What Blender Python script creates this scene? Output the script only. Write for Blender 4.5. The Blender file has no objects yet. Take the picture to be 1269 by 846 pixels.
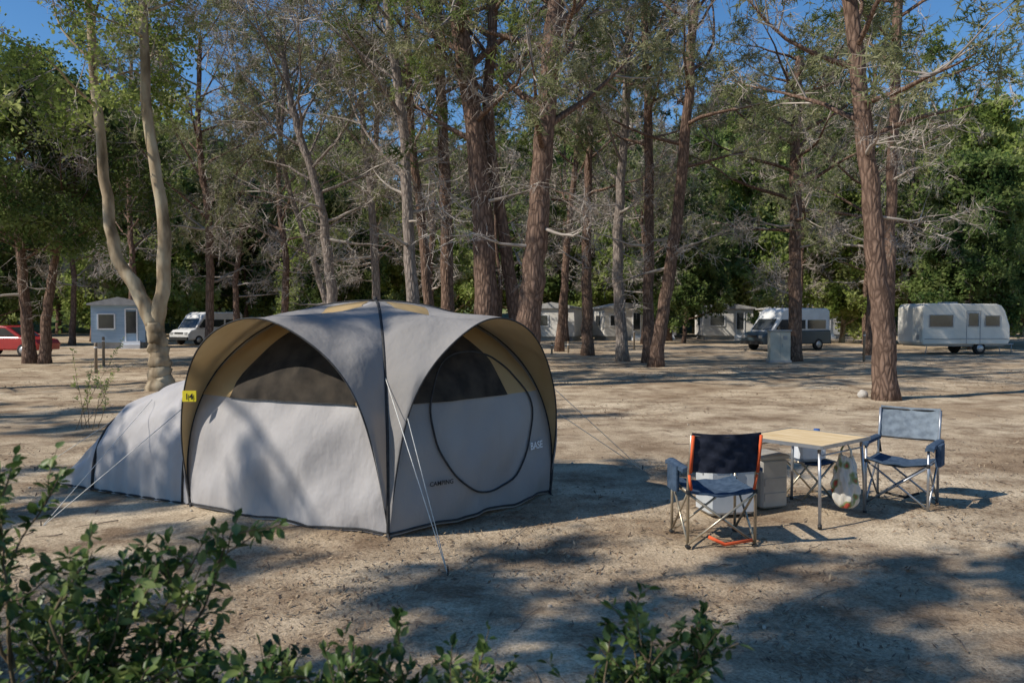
import bpy, math, numpy as np
from mathutils import Vector, Matrix
rng=np.random.default_rng(7)
scene=bpy.context.scene
scene.view_settings.view_transform='Standard'; scene.view_settings.look='None'; scene.view_settings.exposure=0
# ---------------------------------------------------------------- light
SUN_TO=np.array([-0.68,-0.29,0.68]); SUN_TO/=np.linalg.norm(SUN_TO)
w=bpy.data.worlds.new("World"); scene.world=w; w.use_nodes=True
nt=w.node_tree; nt.nodes.clear()
sk=nt.nodes.new('ShaderNodeTexSky'); sk.sky_type='NISHITA'; sk.sun_disc=False
sk.sun_elevation=math.asin(SUN_TO[2]); sk.sun_rotation=math.atan2(SUN_TO[0],SUN_TO[1])%(2*math.pi)
sk.air_density=1.0; sk.dust_density=0.0; sk.ozone_density=4.5
hs=nt.nodes.new('ShaderNodeHueSaturation'); hs.inputs['Saturation'].default_value=1.18
bg=nt.nodes.new('ShaderNodeBackground'); bg.inputs[1].default_value=0.13
out=nt.nodes.new('ShaderNodeOutputWorld'); nt.links.new(sk.outputs[0],hs.inputs['Color']); nt.links.new(hs.outputs[0],bg.inputs[0]); nt.links.new(bg.outputs[0],out.inputs[0])
sl=bpy.data.lights.new("sun","SUN"); sl.energy=5.0; sl.angle=math.radians(0.5); sl.color=(1,0.93,0.82)
so=bpy.data.objects.new("sun",sl); scene.collection.objects.link(so)
so.rotation_euler=Vector(-SUN_TO).to_track_quat('-Z','Y').to_euler()
cam=bpy.data.cameras.new("camera"); cam.lens=28; cam.sensor_width=36; cam.clip_end=3000; cam.clip_start=0.05
cam.dof.use_dof=True; cam.dof.focus_distance=9; cam.dof.aperture_fstop=3.8
co=bpy.data.objects.new("camera",cam); scene.collection.objects.link(co); scene.camera=co
co.location=(0,0,1.8); co.rotation_euler=(math.radians(90-1.68),0,0)
# ---------------------------------------------------------------- materials
def N(nt,t,**k):
    n=nt.nodes.new(t)
    for a,b in k.items(): setattr(n,a,b)
    return n
def mat(name,cols,scale=3.0,rough=0.8,bump=0.0,bscale=None,stretch=(1,1,1),metal=0.0,transl=0.0,detail=3,spec=0.3,bdist=0.02,fac=(0.35,0.65)):
    m=bpy.data.materials.new(name); m.use_nodes=True; t=m.node_tree; p=t.nodes['Principled BSDF']
    p.inputs['Roughness'].default_value=rough; p.inputs['Metallic'].default_value=metal
    p.inputs['Specular IOR Level'].default_value=spec
    tc=N(t,'ShaderNodeTexCoord'); mp=N(t,'ShaderNodeMapping'); mp.inputs['Scale'].default_value=stretch
    t.links.new(tc.outputs['Object'],mp.inputs[0])
    no=N(t,'ShaderNodeTexNoise'); no.inputs['Scale'].default_value=scale; no.inputs['Detail'].default_value=detail
    t.links.new(mp.outputs[0],no.inputs['Vector'])
    cr=N(t,'ShaderNodeValToRGB'); e=cr.color_ramp.elements
    n=len(cols)
    e[0].position=fac[0]; e[0].color=(*cols[0],1); e[1].position=fac[1]; e[1].color=(*cols[-1],1)
    for i in range(1,n-1):
        x=e.new(fac[0]+(fac[1]-fac[0])*i/(n-1)); x.color=(*cols[i],1)
    t.links.new(no.outputs['Fac'],cr.inputs[0]); t.links.new(cr.outputs[0],p.inputs['Base Color'])
    if bump>0:
        nb=N(t,'ShaderNodeTexNoise'); nb.inputs['Scale'].default_value=bscale or scale*4; nb.inputs['Detail'].default_value=4
        t.links.new(mp.outputs[0],nb.inputs['Vector'])
        b=N(t,'ShaderNodeBump'); b.inputs['Strength'].default_value=bump; b.inputs['Distance'].default_value=bdist
        t.links.new(nb.outputs['Fac'],b.inputs['Height']); t.links.new(b.outputs[0],p.inputs['Normal'])
    if transl>0:
        tr=N(t,'ShaderNodeBsdfTranslucent'); t.links.new(cr.outputs[0],tr.inputs[0])
        mx=N(t,'ShaderNodeMixShader'); mx.inputs[0].default_value=transl
        t.links.new(p.outputs[0],mx.inputs[1]); t.links.new(tr.outputs[0],mx.inputs[2])
        t.links.new(mx.outputs[0],t.nodes['Material Output'].inputs[0])
    return m
def leafmat(name,cols,scale=.8,transl=.45):
    m=bpy.data.materials.new(name); m.use_nodes=True; t=m.node_tree; t.nodes.clear()
    tc=N(t,'ShaderNodeTexCoord'); no=N(t,'ShaderNodeTexNoise'); no.inputs['Scale'].default_value=scale; no.inputs['Detail'].default_value=1.5
    t.links.new(tc.outputs['Object'],no.inputs['Vector']); cr=N(t,'ShaderNodeValToRGB'); e=cr.color_ramp.elements
    e[0].position=.36; e[0].color=(*cols[0],1); e[1].position=.64; e[1].color=(*cols[2],1); x=e.new(.5); x.color=(*cols[1],1)
    t.links.new(no.outputs['Fac'],cr.inputs[0]); o=N(t,'ShaderNodeOutputMaterial'); d=N(t,'ShaderNodeBsdfDiffuse'); t.links.new(cr.outputs[0],d.inputs[0])
    if transl>0:
        tr=N(t,'ShaderNodeBsdfTranslucent'); t.links.new(cr.outputs[0],tr.inputs[0]); mx=N(t,'ShaderNodeMixShader'); mx.inputs[0].default_value=transl
        t.links.new(d.outputs[0],mx.inputs[1]); t.links.new(tr.outputs[0],mx.inputs[2]); t.links.new(mx.outputs[0],o.inputs[0])
    else: t.links.new(d.outputs[0],o.inputs[0])
    return m
def bark(name,c1,c2,c3):
    m=bpy.data.materials.new(name); m.use_nodes=True; t=m.node_tree; t.nodes.clear()
    o=N(t,'ShaderNodeOutputMaterial'); p=N(t,'ShaderNodeBsdfDiffuse'); t.links.new(p.outputs[0],o.inputs[0])
    tc=N(t,'ShaderNodeTexCoord'); mp=N(t,'ShaderNodeMapping'); mp.inputs['Scale'].default_value=(1,1,0.28)
    t.links.new(tc.outputs['Object'],mp.inputs[0])
    nz=N(t,'ShaderNodeTexNoise'); nz.inputs['Scale'].default_value=5; nz.inputs['Detail'].default_value=3
    t.links.new(mp.outputs[0],nz.inputs['Vector'])
    vm=N(t,'ShaderNodeMixRGB'); vm.inputs[0].default_value=0.12
    t.links.new(mp.outputs[0],vm.inputs[1]); t.links.new(nz.outputs['Color'],vm.inputs[2])
    v=N(t,'ShaderNodeTexVoronoi'); v.feature='DISTANCE_TO_EDGE'; v.inputs['Scale'].default_value=12
    t.links.new(vm.outputs[0],v.inputs['Vector'])
    cr=N(t,'ShaderNodeValToRGB'); e=cr.color_ramp.elements
    e[0].position=0.0; e[0].color=(*c1,1); e[1].position=0.25; e[1].color=(*c2,1)
    t.links.new(v.outputs['Distance'],cr.inputs[0])
    ml=N(t,'ShaderNodeMath',operation='MULTIPLY'); ml.inputs[1].default_value=.8; t.links.new(nz.outputs['Fac'],ml.inputs[0])
    mx=N(t,'ShaderNodeMixRGB'); t.links.new(ml.outputs[0],mx.inputs[0]); t.links.new(cr.outputs[0],mx.inputs[1])
    mx.inputs[2].default_value=(*c3,1)
    t.links.new(mx.outputs[0],p.inputs['Color'])
    b=N(t,'ShaderNodeBump'); b.inputs['Strength'].default_value=1.0; b.inputs['Distance'].default_value=0.05
    t.links.new(v.outputs['Distance'],b.inputs['Height']); t.links.new(b.outputs[0],p.inputs['Normal'])
    return m
M_PBARK=bark("pine_bark",(0.045,0.028,0.021),(0.26,0.175,0.13),(0.17,0.115,0.09))
M_GBARK=bark("grey_bark",(0.09,0.07,0.06),(0.37,0.31,0.265),(0.29,0.245,0.215))
M_SBARK=mat("smooth_bark",[(0.13,0.095,0.055),(0.33,0.255,0.165),(0.45,0.385,0.27)],scale=3,bump=0.3,stretch=(1,1,0.35),bscale=14)
M_TWIG=leafmat("twig_grey",[(0.25,0.215,0.185),(0.36,0.315,0.275),(0.46,0.41,0.36)],transl=0)
M_NEED=leafmat("pine_needles",[(0.08,0.12,0.035),(0.18,0.23,0.07),(0.30,0.345,0.125)],transl=.5)
M_NEED2=leafmat("pine_needles_grey",[(0.15,0.17,0.08),(0.27,0.285,0.14),(0.38,0.38,0.22)],transl=.5)
M_LEAF=leafmat("leaf_green",[(0.12,0.17,0.04),(0.27,0.335,0.09),(0.42,0.46,0.18)],transl=.5)
M_LEAFD=leafmat("leaf_dark",[(0.06,0.105,0.035),(0.14,0.195,0.06),(0.23,0.28,0.10)],transl=.45)
M_SHRUB=mat("shrub_leaf",[(0.03,0.065,0.018),(0.085,0.145,0.035),(0.24,0.29,0.10)],scale=9,rough=0.4,transl=0.3,detail=2,spec=0.4)
# ---------------------------------------------------------------- mesh builder
class MB:
    def __init__(s): s.v=[];s.f=[];s.n=0
    def add(s,v,f,mi=0,smooth=True):
        v=np.asarray(v,float).reshape(-1,3); f=np.asarray(f,int)
        s.v.append(v); s.f.append((f+s.n,mi,smooth)); s.n+=len(v)
    def tube(s,pts,rad,n=8,mi=0,cap=True):
        pts=np.asarray(pts,float); k=len(pts); rad=np.broadcast_to(np.asarray(rad,float),(k,))
        tg=np.gradient(pts,axis=0); tg/=np.linalg.norm(tg,axis=1)[:,None]+1e-9
        up=np.array([1.0,0,0]) if abs(tg[0][0])<0.8 else np.array([0,1.0,0])
        vs=[]; a=np.linspace(0,2*np.pi,n,endpoint=False); u=up
        for i in range(k):
            u=u-tg[i]*np.dot(u,tg[i]); u/=np.linalg.norm(u)+1e-9; v2=np.cross(tg[i],u)
            vs.append(pts[i]+rad[i]*(np.cos(a)[:,None]*u+np.sin(a)[:,None]*v2))
        vs=np.concatenate(vs)
        i=np.arange(k-1)[:,None]*n; j=np.arange(n)[None,:]; j2=(j+1)%n
        f=np.stack([i+j,i+j2,i+n+j2,i+n+j],-1).reshape(-1,4)
        s.add(vs,f,mi)
        if cap and n>=4:
            c0=s.n; s.add(np.array([pts[0],pts[-1]]),np.zeros((0,3),int),mi)
            b=c0-k*n
            f0=[[b+(q+1)%n,b+q,c0] for q in range(n)]+[[b+(k-1)*n+q,b+(k-1)*n+(q+1)%n,c0+1] for q in range(n)]
            s.f.append((np.array(f0),mi,True))
    def grid(s,P,mi=0,smooth=True,flip=False):
        a,b=P.shape[:2]; i=np.arange(a-1)[:,None]*b; j=np.arange(b-1)[None,:]
        f=np.stack([i+j,i+j+1,i+b+j+1,i+b+j],-1).reshape(-1,4)
        if flip: f=f[:,::-1]
        s.add(P.reshape(-1,3),f,mi,smooth)
    def box(s,c,d,mi=0,R=None,bev=0.0):
        hx,hy,hz=np.array(d)/2; b=min(bev,hx*.9,hy*.9,hz*.9) if bev>0 else 0
        if b<=0:
            v=np.array([[x,y,z] for x in(-hx,hx) for y in(-hy,hy) for z in(-hz,hz)])
            f=[[0,1,3,2],[4,6,7,5],[0,4,5,1],[2,3,7,6],[0,2,6,4],[1,5,7,3]]
            if R is not None: v=v@np.array(R).T
            s.add(v+np.array(c),f,mi,False); return
        def ring(ex,ey,z):
            cc=[]
            for sx,sy in((1,1),(-1,1),(-1,-1),(1,-1)):
                p=[(sx*ex,sy*(ey-b)),(sx*(ex-b),sy*ey)]
                if sx*sy<0: p=p[::-1]
                cc+=p
            return [(x,y,z) for x,y in cc]
        rs=[ring(hx-b,hy-b,-hz) if min(hx,hy)>2*b else ring(hx,hy,-hz),ring(hx,hy,-hz+b),ring(hx,hy,hz-b),ring(hx-b,hy-b,hz) if min(hx,hy)>2*b else ring(hx,hy,hz)]
        v=np.array(sum(rs,[])); 
        if R is not None: v=v@np.array(R).T
        v=v+np.array(c)
        f=[[k*8+q,k*8+(q+1)%8,(k+1)*8+(q+1)%8,(k+1)*8+q] for k in range(3) for q in range(8)]
        s.add(v,f,mi,False)
        st=s.n-32; 
        ct=v[24:].mean(0); cb=v[:8].mean(0); i0=s.n; s.add([cb,ct],np.zeros((0,3),int),mi)
        s.f.append((np.array([[st+(q+1)%8,st+q,i0] for q in range(8)]+[[st+24+q,st+24+(q+1)%8,i0+1] for q in range(8)]),mi,False))
    def obj(s,name,mats,parent=None,org=None,loc=None,rot=0):
        v=np.concatenate(s.v); 
        if org is not None: v=v-np.array(org)
        me=bpy.data.meshes.new(name); me.vertices.add(len(v)); me.vertices.foreach_set('co',v.astype(np.float32).ravel())
        ls=[];st=[];mi=[];sm=[];c=0
        for f,m,smo in s.f:
            if len(f)==0: continue
            k=f.shape[1]; ls.append(f.ravel()); st.append(c+np.arange(len(f))*k); c+=f.size
            mi.append(np.full(len(f),m)); sm.append(np.full(len(f),smo))
        ls=np.concatenate(ls).astype(np.int32); st=np.concatenate(st).astype(np.int32)
        me.loops.add(len(ls)); me.loops.foreach_set('vertex_index',ls)
        me.polygons.add(len(st)); me.polygons.foreach_set('loop_start',st)
        me.polygons.foreach_set('material_index',np.concatenate(mi).astype(np.int32))
        me.polygons.foreach_set('use_smooth',np.concatenate(sm))
        for m in mats: me.materials.append(m)
        me.update(calc_edges=True)
        o=bpy.data.objects.new(name,me); scene.collection.objects.link(o)
        if org is not None: o.location=org
        if loc is not None: o.location=loc
        if rot: o.rotation_euler=(0,0,rot)
        if parent: o.parent=parent
        return o
def empty(name,loc=(0,0,0),rot=0):
    o=bpy.data.objects.new(name,None); scene.collection.objects.link(o); o.location=loc; o.rotation_euler=(0,0,rot); o.empty_display_size=0.2
    return o
def spline(pts,n):
    pts=np.asarray(pts,float); k=len(pts)
    if k==2: return pts[0]+(pts[1]-pts[0])*np.linspace(0,1,n)[:,None]
    P=np.vstack([2*pts[0]-pts[1],pts,2*pts[-1]-pts[-2]]); o=[]
    for x in np.linspace(0,k-1-1e-6,n):
        i=int(x);t=x-i;a,b,c,d=P[i:i+4]
        o.append(0.5*((2*b)+(-a+c)*t+(2*a-5*b+4*c-d)*t*t+(-a+3*b-3*c+d)*t**3))
    return np.array(o)
# ---------------------------------------------------------------- ground
def gz(x,y):
    return 0.018*np.sin(x*0.9+1)*np.sin(y*0.7+.4)+0.012*np.sin(x*2.3+y*1.7)+0.006*np.sin(x*5.1-y*4.3)
def ground():
    u=np.linspace(-1,1,241); gx=np.sinh(u*5.2)/np.sinh(5.2)*700
    vv=np.linspace(-1,1,261); gy=np.sinh(vv*5.2)/np.sinh(5.2)*700+7
    X,Y=np.meshgrid(gx,gy,indexing='ij'); D=np.hypot(X,Y-7)
    Z=gz(X,Y)*np.clip(1.4-D/40,0,1)
    b=MB(); b.grid(np.stack([X,Y,Z],-1))
    m=bpy.data.materials.new("sandy_ground"); m.use_nodes=True; t=m.node_tree; t.nodes.clear()
    o=N(t,'ShaderNodeOutputMaterial'); p=N(t,'ShaderNodeBsdfDiffuse'); t.links.new(p.outputs[0],o.inputs[0])
    tc=N(t,'ShaderNodeTexCoord')
    def noise(s,d=6,r=0.6):
        n=N(t,'ShaderNodeTexNoise'); n.inputs['Scale'].default_value=s; n.inputs['Detail'].default_value=d; n.inputs['Roughness'].default_value=r
        t.links.new(tc.outputs['Object'],n.inputs['Vector']); return n
    n1=noise(0.35,4,.65); n2=noise(1.3,7,0.70); n3=noise(45,4,0.75)
    c1=N(t,'ShaderNodeValToRGB'); e=c1.color_ramp.elements; e[0].position=.36; e[0].color=(.42,.32,.22,1); e[1].position=.62; e[1].color=(.72,.60,.44,1)
    t.links.new(n1.outputs['Fac'],c1.inputs[0])
    c2=N(t,'ShaderNodeValToRGB'); e=c2.color_ramp.elements; e[0].position=.44; e[0].color=(0,0,0,1); e[1].position=.63; e[1].color=(.9,.9,.9,1)
    t.links.new(n2.outputs['Fac'],c2.inputs[0])
    mx=N(t,'ShaderNodeMixRGB'); t.links.new(c2.outputs[0],mx.inputs[0]); t.links.new(c1.outputs[0],mx.inputs[1]); mx.inputs[2].default_value=(.24,.17,.115,1)
    c3=N(t,'ShaderNodeValToRGB'); e=c3.color_ramp.elements; e[0].position=.36; e[0].color=(.50,.47,.43,1); e[1].position=.60; e[1].color=(1.1,1.09,1.07,1)
    t.links.new(n3.outputs['Fac'],c3.inputs[0])
    mm=N(t,'ShaderNodeMixRGB',blend_type='MULTIPLY'); mm.inputs[0].default_value=0.85
    t.links.new(mx.outputs[0],mm.inputs[1]); t.links.new(c3.outputs[0],mm.inputs[2]); t.links.new(mm.outputs[0],p.inputs['Color'])
    ad=N(t,'ShaderNodeMath',operation='ADD'); t.links.new(n3.outputs['Fac'],ad.inputs[0]); t.links.new(n2.outputs['Fac'],ad.inputs[1])
    bp=N(t,'ShaderNodeBump'); bp.inputs['Strength'].default_value=.7; bp.inputs['Distance'].default_value=.03
    t.links.new(ad.outputs[0],bp.inputs['Height']); t.links.new(bp.outputs[0],p.inputs['Normal'])
    b.obj("ground",[m])
ground()
def litter():
    b=MB(); n=110000
    y=3.2+28*rng.random(n)**1.7; x=(rng.random(n)-.5)*2*(y*0.75+1)
    k=np.sin(x*1.3+2)*np.sin(y*1.1)+np.sin(x*.5-y*.8)+.6*np.sin(x*3.1+y*2.2)+rng.normal(0,.6,n); q=k>0.4; x=x[q];y=y[q];n=len(x)
    L=rng.uniform(.008,.028,n)*(1+y*.03); W=L*rng.uniform(.06,.35,n); a=rng.uniform(0,2*np.pi,n)
    t=rng.normal(0,.25,n); z=gz(x,y)+.006+.004*rng.random(n)
    d=np.stack([np.cos(a),np.sin(a),t],-1); e=np.stack([-np.sin(a),np.cos(a),rng.normal(0,.3,n)],-1)
    c=np.stack([x,y,z+np.abs(t)*L],-1)
    V=np.stack([c-d*L[:,None],c+e*W[:,None],c+d*L[:,None],c-e*W[:,None]],1).reshape(-1,3)
    f=np.arange(n*4).reshape(n,4); h=n//3
    b.v.append(V); b.f+= [(f[:h],0,False),(f[h:2*h],1,False),(f[2*h:],2,False)]; b.n=len(V)
    b.obj("fallen_leaves",[mat("leaf_litter_a",[(.14,.09,.052),(.26,.175,.11)],scale=5),mat("leaf_litter_b",[(.28,.21,.13),(.42,.32,.21)],scale=5),mat("leaf_litter_c",[(.08,.055,.038),(.17,.125,.09)],scale=5)])
    b=MB()
    for i in range(170):
        yy=3.6+16*rng.random()**1.4; xx=(rng.random()-.5)*1.5*yy; aa=rng.uniform(0,6.3); l=rng.uniform(.04,.18)
        k=5; s=np.linspace(-1,1,k)[:,None]; pp=np.array([xx,yy,gz(xx,yy)+.008])+s*l*np.array([math.cos(aa),math.sin(aa),0])+rng.normal(0,.012,(k,3))*[1,1,.3]
        b.tube(pp,np.linspace(.004,.0015,k)*(1+yy*.05),n=5,mi=0)
    for i in range(90):
        yy=3.6+18*rng.random()**1.4; xx=(rng.random()-.5)*1.5*yy; r=rng.uniform(.006,.02)
        th=np.linspace(0,np.pi,5); ph=np.linspace(0,2*np.pi,8)
        P=np.stack([np.outer(np.sin(th),np.cos(ph)),np.outer(np.sin(th),np.sin(ph)),np.outer(np.cos(th),np.ones(8))],-1)*r*rng.uniform(.6,1.2,3)
        b.grid(P+np.array([xx,yy,gz(xx,yy)+r*.25]),mi=1)
    b.obj("ground_debris",[mat("fallen_twig",[(.16,.12,.09),(.28,.22,.17)],scale=3),mat("pebble",[(.3,.24,.18),(.48,.42,.34)],scale=4)])
litter()
# ---------------------------------------------------------------- foliage templates
def rdir(n,r=rng):
    d=r.normal(size=(n,3)); return d/np.linalg.norm(d,axis=1)[:,None]
def template(kind,seed,lw=1.0):
    r=np.random.default_rng(seed); tv=[];tf=[];lv=[];lf=[]
    def strip(a,b,wd):
        d=b-a; s=np.cross(d,r.normal(size=3)); s/=np.linalg.norm(s)+1e-9
        k=sum(len(q) for q in tv); tv.append(np.array([a-s*wd,a+s*wd,b])); tf.append([k,k+1,k+2])
    main=[np.zeros(3)]; d=np.array([0,0,1.0])
    for i in range(4):
        d=d+r.normal(0,.22,3); d/=np.linalg.norm(d); nx=main[-1]+d/4; strip(main[-1],nx,.013*lw); main.append(nx)
    main=np.array(main); ends=[(main[-1],d)]
    ns={'pine':9,'broad':8,'dead':15}[kind]
    for i in range(ns):
        t=r.uniform(.15,.98); p=main[0]+(main[-1]-main[0])*t; dd=d*.6+rdir(1,r)[0]; dd/=np.linalg.norm(dd); l=r.uniform(.25,.6)
        q=p+dd*l; strip(p,q,.009*lw); ends.append((q,dd)); 
        if kind=='dead':
            for _ in range(2):
                d3=dd+rdir(1,r)[0]*.9; d3/=np.linalg.norm(d3); pp=p+(q-p)*r.uniform(.3,.9); strip(pp,pp+d3*r.uniform(.15,.35),.007*lw)
        else: ends.append(((p+q)/2,dd))
    if kind=='pine':
        for q,dd in ends:
            m=7; nd=dd*.7+rdir(m,r); nd/=np.linalg.norm(nd,axis=1)[:,None]; ln=r.uniform(.13,.25,m)[:,None]
            sd=np.cross(nd,rdir(m,r)); sd/=np.linalg.norm(sd,axis=1)[:,None]; ww=.018*lw
            st=q-dd*r.uniform(0,.18,(m,1))
            V=np.stack([st-sd*ww,st+sd*ww,st+nd*ln],1).reshape(-1,3); lv.append(V)
        lv=np.concatenate(lv); lf=np.arange(len(lv)).reshape(-1,3)
    elif kind=='broad':
        for q,dd in ends:
            m=6; nd=rdir(m,r); nd[:,2]-=.15; a=rdir(m,r); sd=np.cross(nd,a); sd/=np.linalg.norm(sd,axis=1)[:,None]
            st=q+r.normal(0,.12,(m,3)); ln=r.uniform(.09,.17,m)[:,None]*lw; ww=ln*.3
            V=np.stack([st,st+nd*ln*.5+sd*ww,st+nd*ln,st+nd*ln*.5-sd*ww],1).reshape(-1,3); lv.append(V)
        lv=np.concatenate(lv); lf=np.arange(len(lv)).reshape(-1,4)
    else: lv=np.zeros((0,3)); lf=np.zeros((0,3),int)
    return np.concatenate(tv),np.array(tf),lv,lf
TPL={k:[template(k,s) for s in range(4)] for k in('pine','broad','dead')}
TPLF={k:[template(k,s,1.7) for s in range(4)] for k in('pine','broad','dead')}
def place(b,kind,P,D,S,r,far=False,twig_mi=1,leaf_mi=2):
    P=np.array(P);D=np.array(D);S=np.array(S)
    if len(P)==0: return
    D=D/np.linalg.norm(D,axis=1)[:,None]
    A=np.cross(D,rdir(len(D),r)); A/=np.linalg.norm(A,axis=1)[:,None]; B=np.cross(D,A)
    R=np.stack([A,B,D],-1)*S[:,None,None]
    idx=r.integers(0,4,len(P)); T=(TPLF if far else TPL)[kind]
    for q in range(4):
        s=idx==q
        if not s.any(): continue
        tv,tf,lv,lf=T[q]; k=s.sum()
        for v,f,mi in((tv,tf,twig_mi),(lv,lf,leaf_mi)):
            if len(f)==0: continue
            V=np.einsum('kij,mj->kmi',R[s],v)+P[s][:,None,:]
            F=(f[None]+(np.arange(k)*len(v))[:,None,None]).reshape(-1,f.shape[1])
            b.add(V.reshape(-1,3),F,mi,False)
def tree(name,stems,kind='pine',t0=.45,nb=16,L=3.0,seed=0,mats=None,up=.35,dead=0.25,sprays=3,sub=5,far=False,ss=1.0,deadlow=5,build=True,flare=True,n=10,jit=.1):
    r=np.random.default_rng(seed+100); b=MB(); org=np.array([*stems[0][0][0][:2],0.0])
    SP,SD,SS=[],[],[];DP,DD,DS=[],[],[]
    for si,(pts,r0,r1) in enumerate(stems):
        k=26; c=spline(pts,k); Ltot=np.linalg.norm(np.diff(c,axis=0),axis=1).sum()
        c[1:-1]+=r.normal(0,.02,(k-2,3))*[1,1,0]
        s=np.linspace(0,1,k); rad=r0+(r1-r0)*s
        if flare and c[0][2]<.1: rad=rad+r0*.35*np.exp(-s*Ltot/.3); c[0][2]-=.15
        rad=rad*(1+r.normal(0,.03,k))
        b.tube(c,rad,n=n,mi=0)
        if len(stems)>1 and si==0: continue
        m=nb if len(stems)==1 else int(nb/(len(stems)-1)+.5); az=r.uniform(0,6.28)
        lst=[(t0+(1-t0)*((i+.5)/m)**.9,False) for i in range(m)]+[(r.uniform(t0*.55,t0*1.1),True) for _ in range(deadlow)]
        for t,isd in lst:
            az+=2.4+r.normal(0,.4); x=t*(k-1); i0=min(int(x),k-2); p=c[i0]+(c[i0+1]-c[i0])*(x-i0); rr=np.interp(x,range(k),rad)
            l=L*(0.55+.6*math.sin(math.pi*min(1,(t-t0)/(1-t0)*.75+.25)))*r.uniform(.75,1.2) if not isd else L*r.uniform(.25,.65)
            el=up+(t-t0)*.9+r.normal(0,.15) if not isd else r.uniform(-.2,.3)
            d=np.array([math.cos(az)*math.cos(el),math.sin(az)*math.cos(el),math.sin(el)])
            q=[p]; dd=d.copy(); m2=7
            for j in range(m2-1):
                dd=dd+r.normal(0,.13,3)+np.array([0,0,.05]); dd/=np.linalg.norm(dd); q.append(q[-1]+dd*l/(m2-1))
            q=np.array(q); rb=min(rr*.42,.02+.022*l); b.tube(q,np.linspace(rb,.012,m2),n=5,mi=0 if not isd else 1,cap=False)
            isdead=isd or r.random()<dead*.4
            for j in range(sub if not isd else 3):
                tt=r.uniform(.3,1); xx=tt*(m2-1); i1=min(int(xx),m2-2); pp=q[i1]+(q[i1+1]-q[i1])*(xx-i1)
                d2=(q[i1+1]-q[i1]); d2/=np.linalg.norm(d2); d2=d2+rdir(1,r)[0]*.95+np.array([0,0,.15]); d2/=np.linalg.norm(d2)
                l2=l*r.uniform(.22,.45); q2=[pp]
                for _ in range(3): d2=d2+r.normal(0,.15,3); d2/=np.linalg.norm(d2); q2.append(q2[-1]+d2*l2/3)
                b.tube(q2,np.linspace(rb*.4,.006,4),n=3,mi=1,cap=False)
                for _ in range(sprays if not isd else 2):
                    u=r.uniform(.2,1.0); z=pp+(q2[-1]-pp)*u+r.normal(0,jit,3); dv=d2+rdir(1,r)[0]*.8
                    sc=r.uniform(.7,1.25)*ss
                    if isdead or r.random()<dead: DP.append(z);DD.append(dv);DS.append(sc)
                    else: SP.append(z);SD.append(dv);SS.append(sc)
    place(b,kind,SP,SD,SS,r,far); place(b,'dead',DP,DD,DS,r,far)
    if mats is None: mats=[M_PBARK,M_TWIG,M_NEED]
    if not build: return b,org
    return b.obj(name,mats,org=org)
def st(*p): return [np.array(q,float) for q in p]
PM=[M_PBARK,M_TWIG,M_NEED]; PG=[M_GBARK,M_TWIG,M_NEED2]; PH=[M_PBARK,M_TWIG,M_NEED2]; EU=[M_SBARK,M_TWIG,M_LEAF]; DK=[M_PBARK,M_TWIG,M_LEAFD]
tree("eucalyptus_tree",[(st((-8.84,20,0),(-8.86,20,.8),(-8.98,20,1.7)),.27,.22),
  (st((-8.98,20,1.55),(-9.4,20,2.5),(-10.0,20.1,3.5),(-10.26,20.2,5.3),(-10.5,20.2,8.2),(-10.8,20.3,11.5)),.2,.08),
  (st((-8.95,20,1.5),(-8.74,20,2.7),(-8.68,19.9,4.3),(-8.97,19.8,6.75),(-9.07,19.8,9.8),(-9.0,19.7,12.5)),.2,.08)],
  kind='broad',t0=.66,nb=17,L=2.2,seed=1,mats=EU,deadlow=0,ss=.9,dead=.2,sprays=3)
tree("pine_tree",[(st((.33,21,0),(.42,21,1.67),(.58,21,3.2),(.82,21,5.9),(1.07,21,9.1),(1.4,21,13)),.36,.2)],t0=.6,nb=13,L=3.6,seed=2,mats=PH,deadlow=3,sprays=2)
tree("pine_tree",[(st((-.7,22,0),(-.72,22,2),(-.78,22,3.9),(-.99,22,6.6),(-1.39,22,9.7),(-1.9,22,13.5)),.36,.2)],t0=.58,nb=14,L=3.8,seed=3,mats=PM,deadlow=3,sprays=2)
tree("pine_tree",[(st((.3,22.3,0),(.12,22.3,1.7),(-.28,22.3,4.3),(-.66,22.4,7.2),(-.5,22.5,10.6),(-.3,22.5,13.5)),.2,.12)],t0=.62,nb=9,L=2.8,seed=4,mats=PH,deadlow=3,sprays=2)
tree("pine_tree",[(st((-3.2,26,0),(-3.25,26,2.5),(-3.4,26,5.6),(-3.6,26,8.75),(-4.1,26,12.2),(-4.4,26,15)),.23,.1)],t0=.42,nb=16,L=4.5,seed=5,mats=PG,dead=.5)
tree("pine_tree",[(st((-2.7,27,0),(-3.0,27,4.6),(-3.35,27,7.65),(-3.5,27,11.2),(-3.4,27,14)),.18,.08)],t0=.52,nb=10,L=3,seed=6,mats=PM,dead=.25)
tree("pine_tree",[(st((-2.2,28,0),(-2.34,28,5.9),(-2.54,28,11.3),(-2.6,28,15.5)),.25,.12)],t0=.48,nb=13,L=4,seed=7,mats=PH,dead=.35)
tree("pine_tree",[(st((-6.6,30,0),(-7.1,30,5.6),(-8.1,30,9.2),(-8.7,30,12.5)),.21,.09)],t0=.33,nb=18,L=4.4,seed=8,mats=PG,dead=.55)
tree("pine_tree",[(st((-5.15,31,0),(-5.45,31,6.2),(-5.8,31,9.8),(-6,31,13.5)),.17,.08)],t0=.38,nb=14,L=4,seed=9,mats=PG,dead=.55)
tree("pine_tree",[(st((-7.0,33,0),(-8.0,33,3.5),(-9.3,33,7.6),(-9.8,33,12)),.15,.07)],t0=.38,nb=14,L=4.2,seed=10,mats=PG,dead=.5)
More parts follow.
